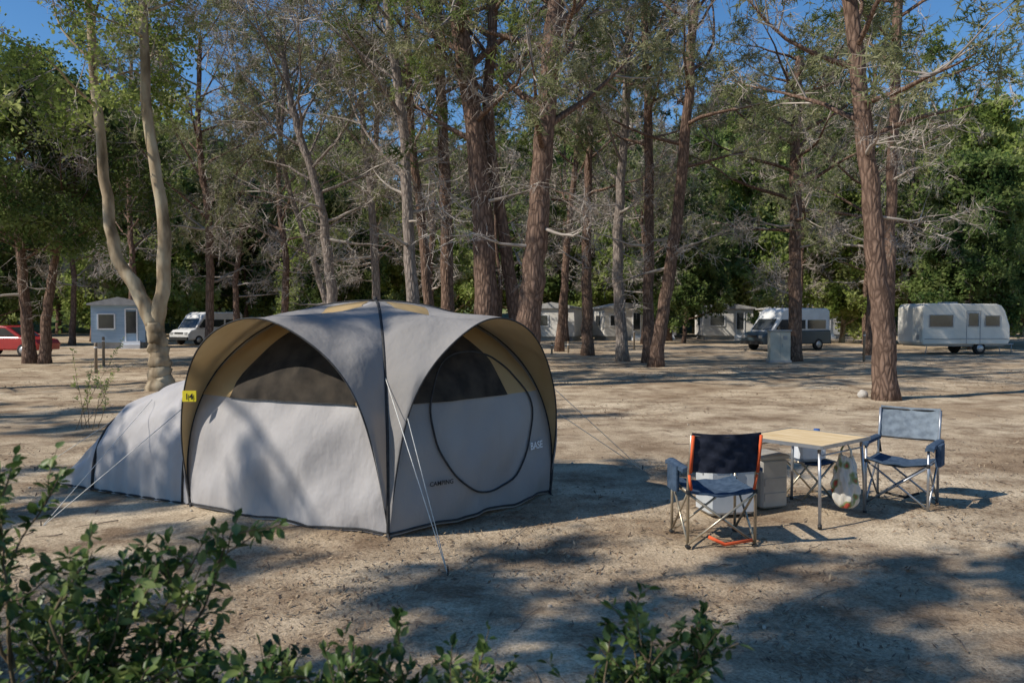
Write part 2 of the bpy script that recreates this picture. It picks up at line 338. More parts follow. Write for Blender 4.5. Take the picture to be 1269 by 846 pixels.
tree("pine_tree",[(st((-12.2,32,0),(-12.1,32,5),(-12.5,32,9),(-12.4,32,13)),.18,.08)],t0=.36,nb=16,L=4.2,seed=11,mats=PH,dead=.4)
tree("pine_tree",[(st((2.55,43,0),(3.07,43,6.8),(3.5,43,11),(3.7,43,15)),.22,.1)],t0=.42,nb=15,L=4.2,seed=12,mats=PM,dead=.25,far=True)
tree("pine_tree",[(st((3.66,38.6,0),(3.6,38.6,5),(3.7,38.6,9.4),(3.9,38.6,15)),.28,.12)],t0=.44,nb=15,L=4.2,seed=13,mats=PH,dead=.3,far=True)
tree("pine_tree",[(st((4.6,33,0),(4.36,33,4.9),(4.7,33,10.6),(4.8,33,14.5)),.25,.12)],t0=.45,nb=15,L=3.8,seed=14,mats=PG,dead=.4)
tree("pine_tree",[(st((5.46,32,0),(5.5,32,5),(5.4,32,11),(5.2,32,14.5)),.24,.12)],t0=.5,nb=12,L=3.6,seed=15,mats=PH,dead=.35)
tree("pine_tree",[(st((5.35,29.6,0),(5.6,29.6,2),(6.0,29.6,4.6),(6.4,29.6,8.5),(6.6,29.6,12),(6.8,29.6,14)),.27,.14)],t0=.52,nb=14,L=4,seed=16,mats=PH,dead=.4)
tree("pine_tree",[(st((11.7,33,0),(11.72,33,4),(11.65,33,8.3),(11.8,33,12.5)),.3,.16)],t0=.42,nb=20,L=4.8,seed=17,mats=PH,up=.12,dead=.4)
tree("pine_tree",[(st((17.5,39,0),(17.6,39,5),(17.4,39,9),(17.6,39,14)),.25,.1)],t0=.45,nb=15,L=4.4,seed=32,mats=PM,dead=.3,far=True)
tree("pine_tree",[(st((8.3,17.6,0),(8.2,17.6,1.5),(8.03,17.6,2.94),(7.8,17.6,5.26),(7.5,17.6,7.75),(7.1,17.6,11.5)),.26,.15)],t0=.62,nb=13,L=3.0,seed=18,mats=PH,dead=.3,deadlow=2,sprays=2)
tree("pine_tree",[(st((11.4,24,0),(11.35,24,3),(11.4,24,6.5),(11.5,24,11.4),(11.6,24,14)),.19,.12)],t0=.58,nb=13,L=3.4,seed=19,mats=PM,dead=.25,deadlow=3)
tree("shade_tree",[(st((-19.2,31.7,0),(-19.4,31.7,3),(-19.6,31.7,6.4),(-19.4,31.7,9.5)),.25,.08)],kind='broad',t0=.42,nb=20,L=3.4,seed=20,mats=DK,dead=.05,sprays=4,ss=1.2,deadlow=2)
tree("shade_tree",[(st((-18.5,31.5,0),(-18.3,31.5,2.5),(-17.8,31.5,5),(-16.9,31.5,8.3)),.22,.07)],kind='broad',t0=.5,nb=15,L=2.8,seed=21,mats=DK,dead=.05,sprays=4,ss=1.2,deadlow=1)
# unseen broad-leaved trees left of the pitch, added and clumped to cast dapple
for i,(x,y,h,Lc,nb_,sp_) in enumerate([(-12.4,3.6,12,3.4,7,3),(-9.6,-.6,10.5,3.2,9,4),(-15,12,13,3.6,10,3),(-22,8,13,4,6,3),(-19,18,14,4,10,3),(-5.8,-1.2,9.5,2.7,9,4),(-8.0,-5,11,3.2,10,4),(-2.8,-2.2,9.0,2.6,8,4)]):
    tree("shade_tree",[(st((x,y,0),(x+.2,y,h*.4),(x-.1,y+.2,h*.75),(x+.2,y,h)),.28,.1)],kind='broad',t0=.48,nb=nb_,L=Lc,seed=40+i,mats=DK,dead=.05,sprays=sp_,sub=4,deadlow=1,jit=.10,far=True,ss=.6)
pr=np.random.default_rng(5)
TB=[]
for i in range(3):
    b,_=tree("t",[(st((0,0,0),(.2,0,4),(-.1,.2,8),(.3,0,13+i)),.22,.08)],t0=.42,nb=16,L=4.2,seed=60+i,dead=.25,far=True,build=False,n=7)
    TB.append(b)
TL=[]
for i in range(4):
    b,_=tree("t",[(st((0,0,0),(.2,.1,3),(-.1,.2,6),(.1,0,9+i)),.2,.06)],kind='broad',t0=.12,nb=24,L=3.6,seed=70+i,dead=.02,far=True,build=False,sprays=4,sub=5,ss=1.35,deadlow=0,n=7,up=.25)
    TL.append(b)
dt=empty("distant_trees")
first={}
def inst(bi,kindmat,name,x,y,s,rot,z=0):
    key=(id(bi),name)
    if key not in first:
        o=bi.obj(name,kindmat); first[key]=o.data
    else:
        o=bpy.data.objects.new(name,first[key]); scene.collection.objects.link(o)
    o.location=(x,y,z); o.scale=(s,s,s*pr.uniform(.9,1.1)); o.rotation_euler=(0,0,rot); o.parent=dt
def hillz(x,y):
    return np.clip((y-95)/110,0,1)**1.2*(30+12*np.sin(x*.018+.8)+8*np.sin(x*.045))
for i in range(16):
    x=-36+76*(i+pr.uniform(.1,.9))/16; y=pr.uniform(44,66)
    inst(TB[i%3],PH if i%2 else PM,"far_pine_"+("a" if i%2 else "b"),x,y,pr.uniform(.95,1.25),pr.uniform(0,6.28))
i=0
for y0,sp,s0 in((78,8.5,1.35),(94,10,1.6)):
    x=-y0*.8
    while x<y0*.8:
        inst(TL[i%4],EU if (i*7)%5<3 else DK,"far_broadleaf_"+("a" if (i*7)%5<3 else "b"),x+pr.uniform(-2,2),y0+pr.uniform(-3,5),s0*pr.uniform(.7,1.2),pr.uniform(0,6.28))
        x+=sp*pr.uniform(.7,1.3); i+=1
for x,y,s in((-34,52,.9),(-30,62,1.1),(-12,56,.75),(-7,60,.8),(12.5,58,.8),(24,58,1.0),(29,50,.9),(33,56,1.1),(26.5,46,.65)):
    inst(TL[i%4],EU if i%2 else DK,"far_broadleaf_"+("a" if i%2 else "b"),x,y,s,pr.uniform(0,6.28)); i+=1
for j in range(56):
    y=pr.uniform(108,200); x=pr.uniform(-.8,.8)*y
    inst(TL[j%4],EU if j%3 else DK,"far_broadleaf_"+("a" if j%3 else "b"),x,y,pr.uniform(1.3,2.0),pr.uniform(0,6.28),z=float(hillz(x,y))-1)
X,Y=np.meshgrid(np.linspace(-450,450,90),np.linspace(94,330,40),indexing='ij')
b=MB(); b.grid(np.stack([X,Y,hillz(X,Y)+.6*np.sin(X*.6)*np.sin(Y*.5)*np.clip((Y-100)/20,0,1)-.05],-1)); b.obj("hill",[mat("hill_scrub",[(.06,.09,.035),(.13,.17,.06),(.24,.23,.13)],scale=.15,bump=1,bscale=.6,bdist=1.5)])
# ---------------------------------------------------------------- tent
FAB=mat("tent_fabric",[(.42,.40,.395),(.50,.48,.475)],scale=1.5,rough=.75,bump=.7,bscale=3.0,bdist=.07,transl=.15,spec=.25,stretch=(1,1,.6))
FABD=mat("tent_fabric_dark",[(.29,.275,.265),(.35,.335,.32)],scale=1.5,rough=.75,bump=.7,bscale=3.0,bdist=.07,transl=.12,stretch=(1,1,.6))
FABC=mat("tent_canopy_fabric",[(.34,.325,.315),(.41,.395,.385)],scale=1.5,rough=.75,bump=.7,bscale=3.0,bdist=.07,transl=.35,spec=.25,stretch=(1,1,.6))
TAN=mat("tent_lining",[(.68,.50,.26),(.78,.60,.34)],scale=2,rough=.8,transl=.6)
MESHM=mat("tent_mesh_window",[(.018,.015,.012),(.05,.04,.03)],scale=6,rough=.9)
PIP=mat("tent_piping",[(.025,.025,.027),(.05,.05,.05)],scale=20,rough=.8)
CORD=mat("guy_cord",[(.55,.54,.5),(.7,.7,.66)],scale=20)
C0=np.array([-1.02,6.5]);C1=np.array([.38,8.15]);C3=np.array([-3.08,7.6]);C2=C1+C3-C0;CC=(C0+C1+C2+C3)/4
H=1.96
def pole(C,t,off=0):
    th=np.asarray(t)*np.pi/2; r=np.cos(th)**.92+.085*np.sin(2*th); z=H*np.sin(th)**.98
    d=(C-CC); e=off/np.linalg.norm(d)
    return np.stack([CC[0]+d[0]*(r+e*np.cos(th)),CC[1]+d[1]*(r+e*np.cos(th)),z+off*np.sin(th)],-1)
def norm2(a,b):
    u=b-a; n=np.array([u[1],-u[0]]); n/=np.linalg.norm(n)
    if np.dot(n,(a+b)/2-CC)<0: n=-n
    return n
def wall(a,b,u,t,off=0):
    u,t=np.broadcast_arrays(np.asarray(u,float),np.asarray(t,float))
    A=pole(a,t);B=pole(b,t); n=norm2(a,b); P=A*(1-u[...,None])+B*u[...,None]
    e=4*u*(1-u)
    bul=e*(.13*np.sin(np.pi*np.clip(t*1.1,0,1))**.8)+.12*e*np.exp(-t*9)+off*np.cos(t*np.pi/2)
    q=np.sqrt(e)
    bul=bul+q*(.020*np.sin(u*19+t*7)*np.exp(-t*2)+.016*np.sin(u*9-t*22+1)+.014*np.sin(t*31+u*5)*np.exp(-((u-.15)/.2)**2)+.014*np.sin(t*27-u*8)*np.exp(-((u-.9)/.15)**2)+.008*np.sin(u*47+t*13)*np.exp(-t*5)+.005*np.sin(u*33-t*41))
    P[...,0]+=n[0]*bul;P[...,1]+=n[1]*bul;P[...,2]+=off*np.sin(t*np.pi/2)
    P[...,2]+=.025*np.abs(np.sin(u*np.pi*3))*np.exp(-t*14)
    return P
def visor_edge(a,b,s,o=.18,Hv=1.80):
    m=(a+b)/2;u=(b-a)/2;n=norm2(a,b);ph=np.pi*s; c=-np.cos(ph)*(1+.07*np.sin(2*ph)**2)
    w_=.012*np.sin(s*23)
    return np.stack([m[0]+u[0]*c+n[0]*(o*np.sin(ph)**.9+w_),m[1]+u[1]*c+n[1]*(o*np.sin(ph)**.9+w_),Hv*np.sin(ph)**.85],-1)
def visor(a,b,o,off=0,Hv=1.80):
    s=np.linspace(0,1,101); E=visor_edge(a,b,s,o,Hv)
    t=np.where(s<.5,2*s,2-2*s); Pp=np.where((s<.5)[:,None],pole(a,t,.004),pole(b,t,.004))
    v=np.linspace(0,1,24)[None,:,None]; P=Pp[:,None,:]*(1-v)+E[:,None,:]*v
    n=norm2(a,b); v1=v[0,:,0][None]; bulge=np.sin(np.pi*v1)*np.sin(np.pi*s)[:,None]
    fold=.018*np.sin(s*36)[:,None]*np.sin(np.pi*v1)+.014*np.sin(s*17+2)[:,None]*np.sin(2*np.pi*v1)+.007*np.sin(s*61)[:,None]*np.sin(np.pi*v1)
    P[...,2]+=bulge*.02+off+fold-.08*np.sin(np.pi*v1)*np.exp(-((s-.5)/.12)**2)[:,None]
    P[...,0]+=n[0]*(bulge*.06+off*.5+fold);P[...,1]+=n[1]*(bulge*.06+off*.5+fold)
    return P
tent=empty("tent",(CC[0],CC[1],0))
def tobj(b,name,mats):
    o=b.obj(name,mats); o.parent=tent; o.location=(-CC[0],-CC[1],0); return o
uu,tt=np.meshgrid(np.linspace(0,1,110),np.linspace(0,1,80),indexing='ij')
b=MB()
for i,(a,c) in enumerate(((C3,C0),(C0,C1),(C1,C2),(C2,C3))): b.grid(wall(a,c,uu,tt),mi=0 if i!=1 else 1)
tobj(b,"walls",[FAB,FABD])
VIS=((C3,C0,.34,1.80),(C0,C1,.28,1.80),(C1,C2,.2,1.8))
for nm,off,m in(("canopy",.006,FABC),("canopy_lining",-.004,TAN)):
    b=MB()
    for a,c,o,hv in VIS: b.grid(visor(a,c,o,off,hv))
    tobj(b,nm,[m])
def uvpatch(a,c,ulo,uhi,tb,th,off,n=80):
    u=np.linspace(ulo,uhi,n); mid=(ulo+uhi)/2; hw=(uhi-ulo)/2; x=np.abs((u-mid)/hw)
    top=tb+th*np.clip(1-x**2.0,0,1)**.62; k=np.linspace(0,1,30)
    T=tb+(top-tb)[:,None]*k[None]; return wall(a,c,np.repeat(u[:,None],30,1),T,off)
b=MB(); b.grid(uvpatch(C3,C0,.22,.88,.36,.38,.016)); b.grid(uvpatch(C0,C1,.12,.70,.36,.38,.016)); tobj(b,"mesh_windows",[MESHM])
b=MB(); b.grid(uvpatch(C3,C0,.0,1.0,.362,.60,.008)); b.grid(uvpatch(C0,C1,.02,.98,.362,.60,.008)); tobj(b,"window_surround",[TAN])
b=MB(); t=np.linspace(0,1,50)
for C in(C0,C1,C2,C3): b.tube(pole(C,t,.008),.015,n=6)
for a,c,o,hv in VIS: b.tube(visor_edge(a,c,np.linspace(0.01,.99,90),o,hv),.0075,n=6)
for a,c in((C3,C0),(C0,C1),(C1,C2),(C2,C3)): b.tube(wall(a,c,np.linspace(0,1,50),np.full(50,.008),.006),.010,n=6)
ph=np.linspace(0,2*np.pi,80)
b.tube(wall(C0,C1,.53+.33*np.cos(ph)*(1+.1*np.sin(ph)),.30+.24*np.sin(ph),.016),.009,n=5)
b.tube(wall(C3,C0,np.linspace(.22,.88,40),np.full(40,.36),.018),.005,n=5)
b.tube([(CC[0],CC[1],H),(CC[0],CC[1],H+.05)],.02,n=8)
tobj(b,"poles_and_zips",[PIP])
e=(C3-C0)/np.linalg.norm(C3-C0); n2=norm2(C3,C0)
def lobe(d,ph,off=0):
    wv=np.interp(d,[-.3,0,.5,1.0,1.6,1.95,2.2],[.95,.95,.93,.86,.60,.30,.05]); h=np.interp(d,[-.3,0,.5,1.0,1.4,1.8,2.0,2.2],[1.5,1.44,1.32,1.14,.92,.46,.24,.03])+off
    ax=C3+e*d[...,None]; cx=ax-n2*wv[...,None]
    c=np.cos(ph); s=np.sin(ph); rx=(np.sign(c)*np.abs(c)**.8)*(wv+off)
    return np.concatenate([cx+n2*rx[...,None],(h*s**.85)[...,None]],-1)
dd,pp=np.meshgrid(np.linspace(-.3,2.2,110),np.linspace(0,np.pi,80),indexing='ij')
P=lobe(dd,pp); P[...,2]-=(.06*np.abs(np.sin(dd*2.1+.2))+.015*np.sin(dd*17+pp*6))*np.sin(pp)
fo=.022*np.sin(dd*13-pp*9)*np.sin(pp)+.016*np.sin(pp*17+dd*4)*np.sin(pp)+.014*np.sin(dd*29)*np.exp(-pp*3); P[...,0]+=n2[0]*fo; P[...,1]+=n2[1]*fo
b=MB(); b.grid(P); tobj(b,"bedroom",[FAB])
b=MB()
for d in(.12,1.5): b.tube(lobe(np.full(40,d),np.linspace(0,np.pi,40),.0),.017,n=6)
b.tube(lobe(np.linspace(0,2.2,20),np.zeros(20),.005)+np.array([0,0,.015]),.010,n=6)
tobj(b,"bedroom_seams",[PIP])
b=MB()
def guy(a,c): 
    b.tube([a,c],.0035,n=5,mi=0)
    v=(np.array(a)-c); v/=np.linalg.norm(v); b.tube([np.array(c)+[0,0,.06],np.array(c)-[0,0,.05]],.005,n=5,mi=1)
guy(tuple(pole(C0,.8,.02)),(-.45,5.54,.0)); guy(tuple(pole(C0,.45,.02)),(-.45,5.54,.0))
guy(tuple(lobe(np.array(.9),np.array(.9))),(-4.05,6.8,0)); guy(tuple(lobe(np.array(.12),np.array(.8))),(-4.05,6.8,0))
guy(tuple(lobe(np.array(1.5),np.array(1.2))),(-5.6,9.3,0))
guy(tuple(pole(C1,.6,.02)),(1.55,9.4,0)); guy(tuple(pole(C1,.3,.02)),(1.55,9.4,0))
for q in(C0,C1,C3): b.tube([(q[0],q[1]-.02,.03),(q[0]+.04,q[1]-.12,-.02)],.012,n=5,mi=1)
tobj(b,"guy_lines",[CORD,PIP])
WHITE=mat("white_print",[(.75,.75,.75),(.8,.8,.8)])
BLK=mat("black_print",[(.02,.02,.02),(.03,.03,.03)])
def text(s,size,pos,nrm,m,parent,name="lettering"):
    cu=bpy.data.curves.new(name,'FONT'); cu.body=s; cu.size=size; cu.extrude=.0005; cu.offset=size*.015; cu.align_x='CENTER'; cu.materials.append(m)
    o=bpy.data.objects.new(name,cu); scene.collection.objects.link(o)
    nrm=Vector(nrm).normalized(); x=Vector((0,0,1)).cross(nrm).normalized(); y=nrm.cross(x)
    Mx=Matrix((x,y,nrm)).transposed().to_4x4(); Mx.translation=Vector(pos)-Vector((CC[0],CC[1],0)); o.matrix_local=Mx; o.parent=parent
def wn(a,c,u,t):
    p=wall(a,c,u,t);du=wall(a,c,u+.05,t)-wall(a,c,u-.05,t);dv=wall(a,c,u,t+.03)-p; n=np.cross(du,dv); n/=np.linalg.norm(n); return p,n
p,n=wn(C0,C1,.86,.16); text("BASE",.10,p+n*.03,n,WHITE,tent)
p,n=wn(C0,C1,.24,.115); text("CAMPING",.055,p+n*.035,n,BLK,tent)
b=MB(); b.box((-2.98,7.34,1.08),(.13,.012,.10),bev=.003); tobj(b,"number_tag",[mat("yellow_tag",[(.75,.62,.03),(.8,.68,.05)])])
text("14",.08,(-2.98,7.328,1.05),(0,-1,0),BLK,tent,name="tag_number")
# ---------------------------------------------------------------- camping furniture
ALU=mat("tube_bronze",[(.42,.36,.27),(.5,.44,.34)],rough=.35,metal=.7,scale=8)
ALG=mat("tube_grey",[(.35,.36,.38),(.45,.46,.48)],rough=.35,metal=.7,scale=8)
NAVY=mat("fabric_navy",[(.018,.022,.035),(.035,.04,.06)],scale=18,rough=.95,bump=.4,bscale=60,bdist=.004,spec=.15)
BLUE=mat("fabric_blue",[(.035,.06,.10),(.065,.10,.155)],scale=18,rough=.95,bump=.4,bscale=60,bdist=.004,spec=.15)
GREYF=mat("fabric_grey",[(.14,.17,.205),(.21,.25,.29)],scale=18,rough=.95,bump=.4,bscale=60,bdist=.004,spec=.15)
RED=mat("red_strap",[(.62,.09,.03),(.72,.13,.04)],scale=8)
BLKP=mat("black_plastic",[(.02,.02,.02),(.035,.035,.035)],rough=.5,scale=8)
def chair(loc,rot,back,seat,tube_m,trim):
    e0=empty("folding_chair",loc,rot); W=.27;D=.23
    b=MB()
    for sx in(-1,1):
        b.tube([(sx*W,-D,0.01),(sx*W,-D,.60)],.012); 
        b.tube([(sx*W,D,0.01),(sx*W,D,.55),(sx*W,D+.05,.72),(sx*W,D+.08,.90)],.012)
        b.tube([(sx*W,-D,.03),(sx*W,D,.44)],.010); b.tube([(sx*W,D,.03),(sx*W,-D,.44)],.010)
        b.tube([(sx*W,-D,.44),(sx*W,D,.44)],.012)
    for y in(-D+.012,D-.012):
        b.tube([(-W,y,.03),(W,y,.43)],.010); b.tube([(W,y+.02,.03),(-W,y+.02,.43)],.010)
    b.obj("frame",[tube_m],parent=e0)
    b=MB()
    for sx in(-1,1):
        for y in(-D,D): b.box((sx*W,y,.012),(.04,.045,.024),bev=.006)
        for y in(-D,D): b.box((sx*W,y,.44),(.03,.035,.04),bev=.006)
    b.box((0,-D+.02,.23),(.03,.03,.03),bev=.006); b.box((0,D,.23),(.03,.03,.03),bev=.006)
    b.obj("joints",[BLKP],parent=e0)
    x,y=np.meshgrid(np.linspace(-1,1,20),np.linspace(-1,1,18),indexing='ij')
    wr=.004*np.sin(x*9+y*4)+.003*np.sin(y*11-x*6)
    def slab(P,off,nm,m):
        b=MB(); b.grid(P); b.grid(P+np.array(off),flip=True)
        for q,fl in((P[0],1),(P[-1],0)): b.grid(np.stack([q,q+np.array(off)]),flip=bool(fl))
        for q,fl in((P[:,0],0),(P[:,-1],1)): b.grid(np.stack([q,q+np.array(off)]),flip=bool(fl))
        b.obj(nm,[m],parent=e0)
    slab(np.stack([x*(W-.005),y*(D+.01),.455-.05*(1-x**2)*(1-.3*y**2)+.02*(y<-.8)+wr*(1-x**2)],-1),(0,0,-.018),"seat",seat)
    zz=(y+1)/2
    slab(np.stack([x*W,D+.03+.065*zz+.04*(1-x**2)+wr,.60+.31*zz+.01*x**2],-1),(0,.014,0),"backrest",back)
    b=MB()
    for zc in(.615,.895): b.tube([(-W,D+(.04 if zc<.7 else .098),zc),(0,D+(.08 if zc<.7 else .138),zc-.008),(W,D+(.04 if zc<.7 else .098),zc)],.009,n=6)
    b.obj("backrest_hem",[BLKP],parent=e0)
    b=MB()
    for sx in(-1,1):
        q=np.stack([x*.036+sx*(W+.014),y*(D+.03)-.01,.625+.012*(1-x**2)-.02*(y<-.85)],-1); b.grid(q,mi=0); b.grid(q-np.array([0,0,.03]),flip=True)
        for r_,f_ in((q[0],1),(q[-1],0),): b.grid(np.stack([r_,r_-np.array([0,0,.03])]),flip=bool(f_))
        for r_,f_ in((q[:,0],0),(q[:,-1],1),): b.grid(np.stack([r_,r_-np.array([0,0,.03])]),flip=bool(f_))
    b.obj("armrests",[seat],parent=e0)
    b=MB()
    for sx in(-1,1): b.tube([(sx*(W-.004),D+.05,.60),(sx*(W-.004),D+.085,.75),(sx*(W-.004),D+.12,.90)],.013,n=5); b.tube([(sx*(W-.0),D+.03,.58),(sx*(W-.02),D+.02,.46)],.012,n=5)
    b.tube([(-W*.9,D+.015,.06),(-.02,D+.02,.03),(W*.4,D+.012,.09)],.014,n=5)
    b.obj("straps",[trim],parent=e0)
    b=MB(); b.box((W+.055,0.0,.52),(.05,.22,.20),bev=.02); b.obj("side_pocket",[seat],parent=e0)
chair((1.63,6.44,0),math.radians(184),NAVY,BLUE,ALU,RED)
chair((3.75,7.62,0),math.radians(-38),GREYF,BLUE,ALG,BLKP)
e0=empty("camping_table",(2.70,7.30,0),math.radians(-50))
b=MB(); b.box((0,0,.70),(.78,.84,.022),bev=.006); 
WOOD=mat("table_top",[(.58,.42,.22),(.74,.58,.36)],scale=3,stretch=(1,9,1),rough=.8,spec=.1)
b.obj("top",[WOOD],parent=e0)
b=MB()
for sx in(-1,1):
    b.box((sx*.396,0,.70),(.012,.86,.03),bev=.004); b.box((0,sx*.426,.70),(.778,.012,.03),bev=.004)
    for sy in(-1,1): b.tube([(sx*.34,sy*.37,.685),(sx*.36,sy*.39,.35),(sx*.37,sy*.40,0.01)],.014)
    b.tube([(sx*.35,-.37,.62),(sx*.35,.37,.62)],.008)
b.box((0,0,.68),(.02,.83,.012)); b.obj("frame",[ALG],parent=e0)
b=MB()
for sx in(-1,1):
    for sy in(-1,1): b.tube([(sx*.37,sy*.40,0),(sx*.37,sy*.40,.035)],.019)
b.obj("feet",[BLKP],parent=e0)
COOLW=mat("cooler_body",[(.42,.45,.47),(.52,.54,.56)],rough=.4,scale=4); COOLB=mat("cooler_lid",[(.10,.15,.22),(.14,.20,.28)],rough=.4,scale=4)
e0=empty("cooler_box",(1.98,7.35,0),math.radians(12))
b=MB(); b.box((0,0,.22),(.46,.32,.42),bev=.025); b.obj("body",[COOLW],parent=e0)
b=MB(); b.box((0,0,.465),(.49,.35,.07),bev=.02); b.box((0,-.17,.41),(.07,.02,.07),bev=.005); b.tube([(-.245,-.02,.38),(-.27,0,.50),(-.2,0,.54),(.2,0,.54),(.27,0,.50),(.245,-.02,.38)],.012); b.obj("lid_and_handle",[COOLB],parent=e0)
e0=empty("storage_box",(2.42,7.62,0),math.radians(20))
GB=mat("storage_plastic",[(.33,.31,.28),(.42,.40,.36)],rough=.5,scale=4)
b=MB(); b.box((0,0,.24),(.30,.34,.46),bev=.02)
for z in(.12,.26): b.box((0,-.172,z),(.24,.012,.07),bev=.004)
b.box((0,0,.49),(.33,.37,.04),bev=.012); b.obj("body",[GB],parent=e0)
e0=empty("folding_stool",(2.98,7.95,0),math.radians(15)); b=MB()
for y in(-.15,.15):
    b.tube([(-.18,y,.01),(.18,y,.38)],.011); b.tube([(.18,y+.02,.01),(-.18,y+.02,.38)],.011)
for x in(-.18,.18): b.tube([(x,-.17,.38),(x,.19,.38)],.011); b.tube([(x,-.17,.015),(x,.19,.015)],.011)
b.obj("frame",[ALU],parent=e0)
x,y=np.meshgrid(np.linspace(-1,1,12),np.linspace(-1,1,8),indexing='ij'); b=MB(); P=np.stack([x*.19,y*.17+.01,.385-.03*(1-x**2)],-1); b.grid(P); b.grid(P-np.array([0,0,.008]),flip=True); b.obj("seat",[BLUE],parent=e0)
e0=empty("water_container",(2.98,7.95,.365),math.radians(10)); CW=mat("container_white",[(.62,.66,.72),(.75,.78,.8)],rough=.35,scale=5)
b=MB(); b.box((0,0,.13),(.30,.17,.25),bev=.035); b.tube([(.08,0,.25),(.08,0,.30)],.025,n=12); b.tube([(-.12,0,.24),(-.11,0,.29),(0,0,.30),(.03,0,.25)],.012); b.obj("body",[CW],parent=e0)
b=MB(); b.tube([(.08,0,.295),(.08,0,.325)],.03,n=12); b.obj("cap",[mat("cap_blue",[(.03,.1,.3),(.04,.12,.35)])],parent=e0)
e0=empty("carrier_bag",(3.0,7.12,.10),math.radians(-40))
th=np.linspace(0,2*np.pi,81); z=np.linspace(0,1,40); T,Z=np.meshgrid(th,z,indexing='ij')
rad=.42+.55*np.sin(np.pi*np.clip((1-Z)*.62+.05,0,1)); cr_=1+.12*np.sin(T*5+Z*6)+.08*np.sin(T*9-Z*11)+.05*np.sin(T*17+Z*23)
P=np.stack([np.cos(T)*.115*rad*cr_*(1-.5*np.exp(-Z*12)),np.sin(T)*.08*rad*cr_*(1-.5*np.exp(-Z*12)),Z*.46+.012*np.sin(T*3)*Z],-1)
b=MB(); b.grid(P); b.grid(np.stack([P[:,0],P[:,0]*0+[0,0,-.01]]))
b.tube([(-.05,0,.44),(-.04,0,.52),(.0,0,.59),(.04,0,.52),(.05,0,.44)],.010,n=6); 
bm=mat("bag_print",[(.62,.60,.55),(.66,.64,.58),(.20,.30,.12),(.45,.08,.06)],scale=9,rough=.4,transl=.2,fac=(.44,.66),detail=1)
b.obj("bag",[bm],parent=e0)
# ---------------------------------------------------------------- vehicles and buildings
CARW=mat("caravan_paint",[(.60,.57,.50),(.70,.67,.60)],rough=.45,scale=.8,spec=.4)
GLS=mat("dark_glass",[(.02,.025,.03),(.05,.055,.06)],rough=.1,scale=1,spec=.8)
TYR=mat("tyre",[(.02,.02,.02),(.035,.035,.035)],rough=.9); HUB=mat("hub",[(.4,.4,.4),(.5,.5,.5)],rough=.4,metal=.6)
TRIM=mat("trim_grey",[(.3,.3,.3),(.36,.36,.36)],rough=.5)
def extr(b,prof,w,mi=0,y0=0,inset=.06):
    pr_=np.array(prof,float); c=pr_.mean(0); k=len(pr_)
    sc=lambda s:(c+(pr_-c)*(1-s/np.abs(pr_-c).max(0)))
    rings=[(sc(inset),-w/2),(sc(inset*.3),-w/2+inset*.3),(pr_,-w/2+inset),(pr_,w/2-inset),(sc(inset*.3),w/2-inset*.3),(sc(inset),w/2)]
    V=np.concatenate([np.stack([r[:,0],np.full(k,y+y0),r[:,1]],-1) for r,y in rings])
    F=[[i*k+j,i*k+(j+1)%k,(i+1)*k+(j+1)%k,(i+1)*k+j] for i in range(5) for j in range(k)]
    b.add(V,F,mi,False); s=b.n-6*k
    i0=b.n; b.add([[c[0],-w/2+y0,c[1]],[c[0],w/2+y0,c[1]]],np.zeros((0,3),int),mi)
    b.f.append((np.array([[s+(j+1)%k,s+j,i0] for j in range(k)]+[[s+5*k+j,s+5*k+(j+1)%k,i0+1] for j in range(k)]),mi,False))
def wheel(b,x,y,r,wd=.2,mi=0,mh=1):
    b.tube([(x,y-wd/2,r),(x,y-wd/2+.03,r),(x,y+wd/2-.03,r),(x,y+wd/2,r)],np.array([r*.9,r,r,r*.9]),n=20,mi=mi)
    s=-1 if y<0 else 1
    b.tube([(x,y+s*wd*.4,r),(x,y+s*(wd/2+.012),r)],np.array([r*.58,r*.55]),n=16,mi=mh)
e0=empty("caravan",(22.3,40.3,0),math.radians(6))
b=MB(); extr(b,[(-2.25,.5),(-2.33,.62),(-2.3,2.3),(-2.2,2.46),(-2.0,2.52),(1.6,2.5),(1.85,2.42),(2.05,2.15),(2.3,1.4),(2.32,.7),(2.22,.5)],2.1); b.obj("body",[CARW],parent=e0)
b=MB()
for x,z,wx,hz in((-1.35,1.66,1.2,.55),(.35,1.72,.5,.62),(1.35,1.66,.75,.5)): b.box((x,-1.06,z),(wx,.03,hz),bev=.012)
b.box((2.2,0,1.75),(.04,1.4,.4),bev=.01,R=None); b.obj("windows",[GLS],parent=e0)
b=MB()
for x,z,wx,hz in((-1.35,1.66,1.2,.55),(.35,1.72,.5,.62),(1.35,1.66,.75,.5)):
    for s in(-1,1): b.box((x+s*(wx/2+.02),-1.062,z),(.035,.035,hz+.07)); b.box((x,-1.062,z+s*(hz/2+.02)),(wx-.0,.035,.035))
for s in(-1,1): b.box((.35+s*.36,-1.062,1.35),(.02,.02,1.6))
b.box((0,-1.065,.78),(4.4,.02,.04)); b.box((.35,-1.065,2.16),(.72,.02,.02)); b.box((-.3,0,2.56),(.7,.6,.09),bev=.02)
b.box((0,0,.46),(4.2,1.8,.1)); b.tube([(2.2,0,.45),(3.3,0,.48)],.04); b.tube([(3.2,0,.45),(3.2,0,0.02)],.03); b.box((-2.33,-.7,.85),(.03,.2,.25)); b.tube([(-1.9,-.8,.45),(-2.0,-.8,0.02)],.02); b.tube([(1.9,-.8,.45),(2.0,-.8,0.02)],.02)
b.obj("trim",[TRIM],parent=e0)
b=MB(); wheel(b,.75,-.92,.31); wheel(b,.75,.92,.31); b.obj("wheels",[TYR,HUB],parent=e0)
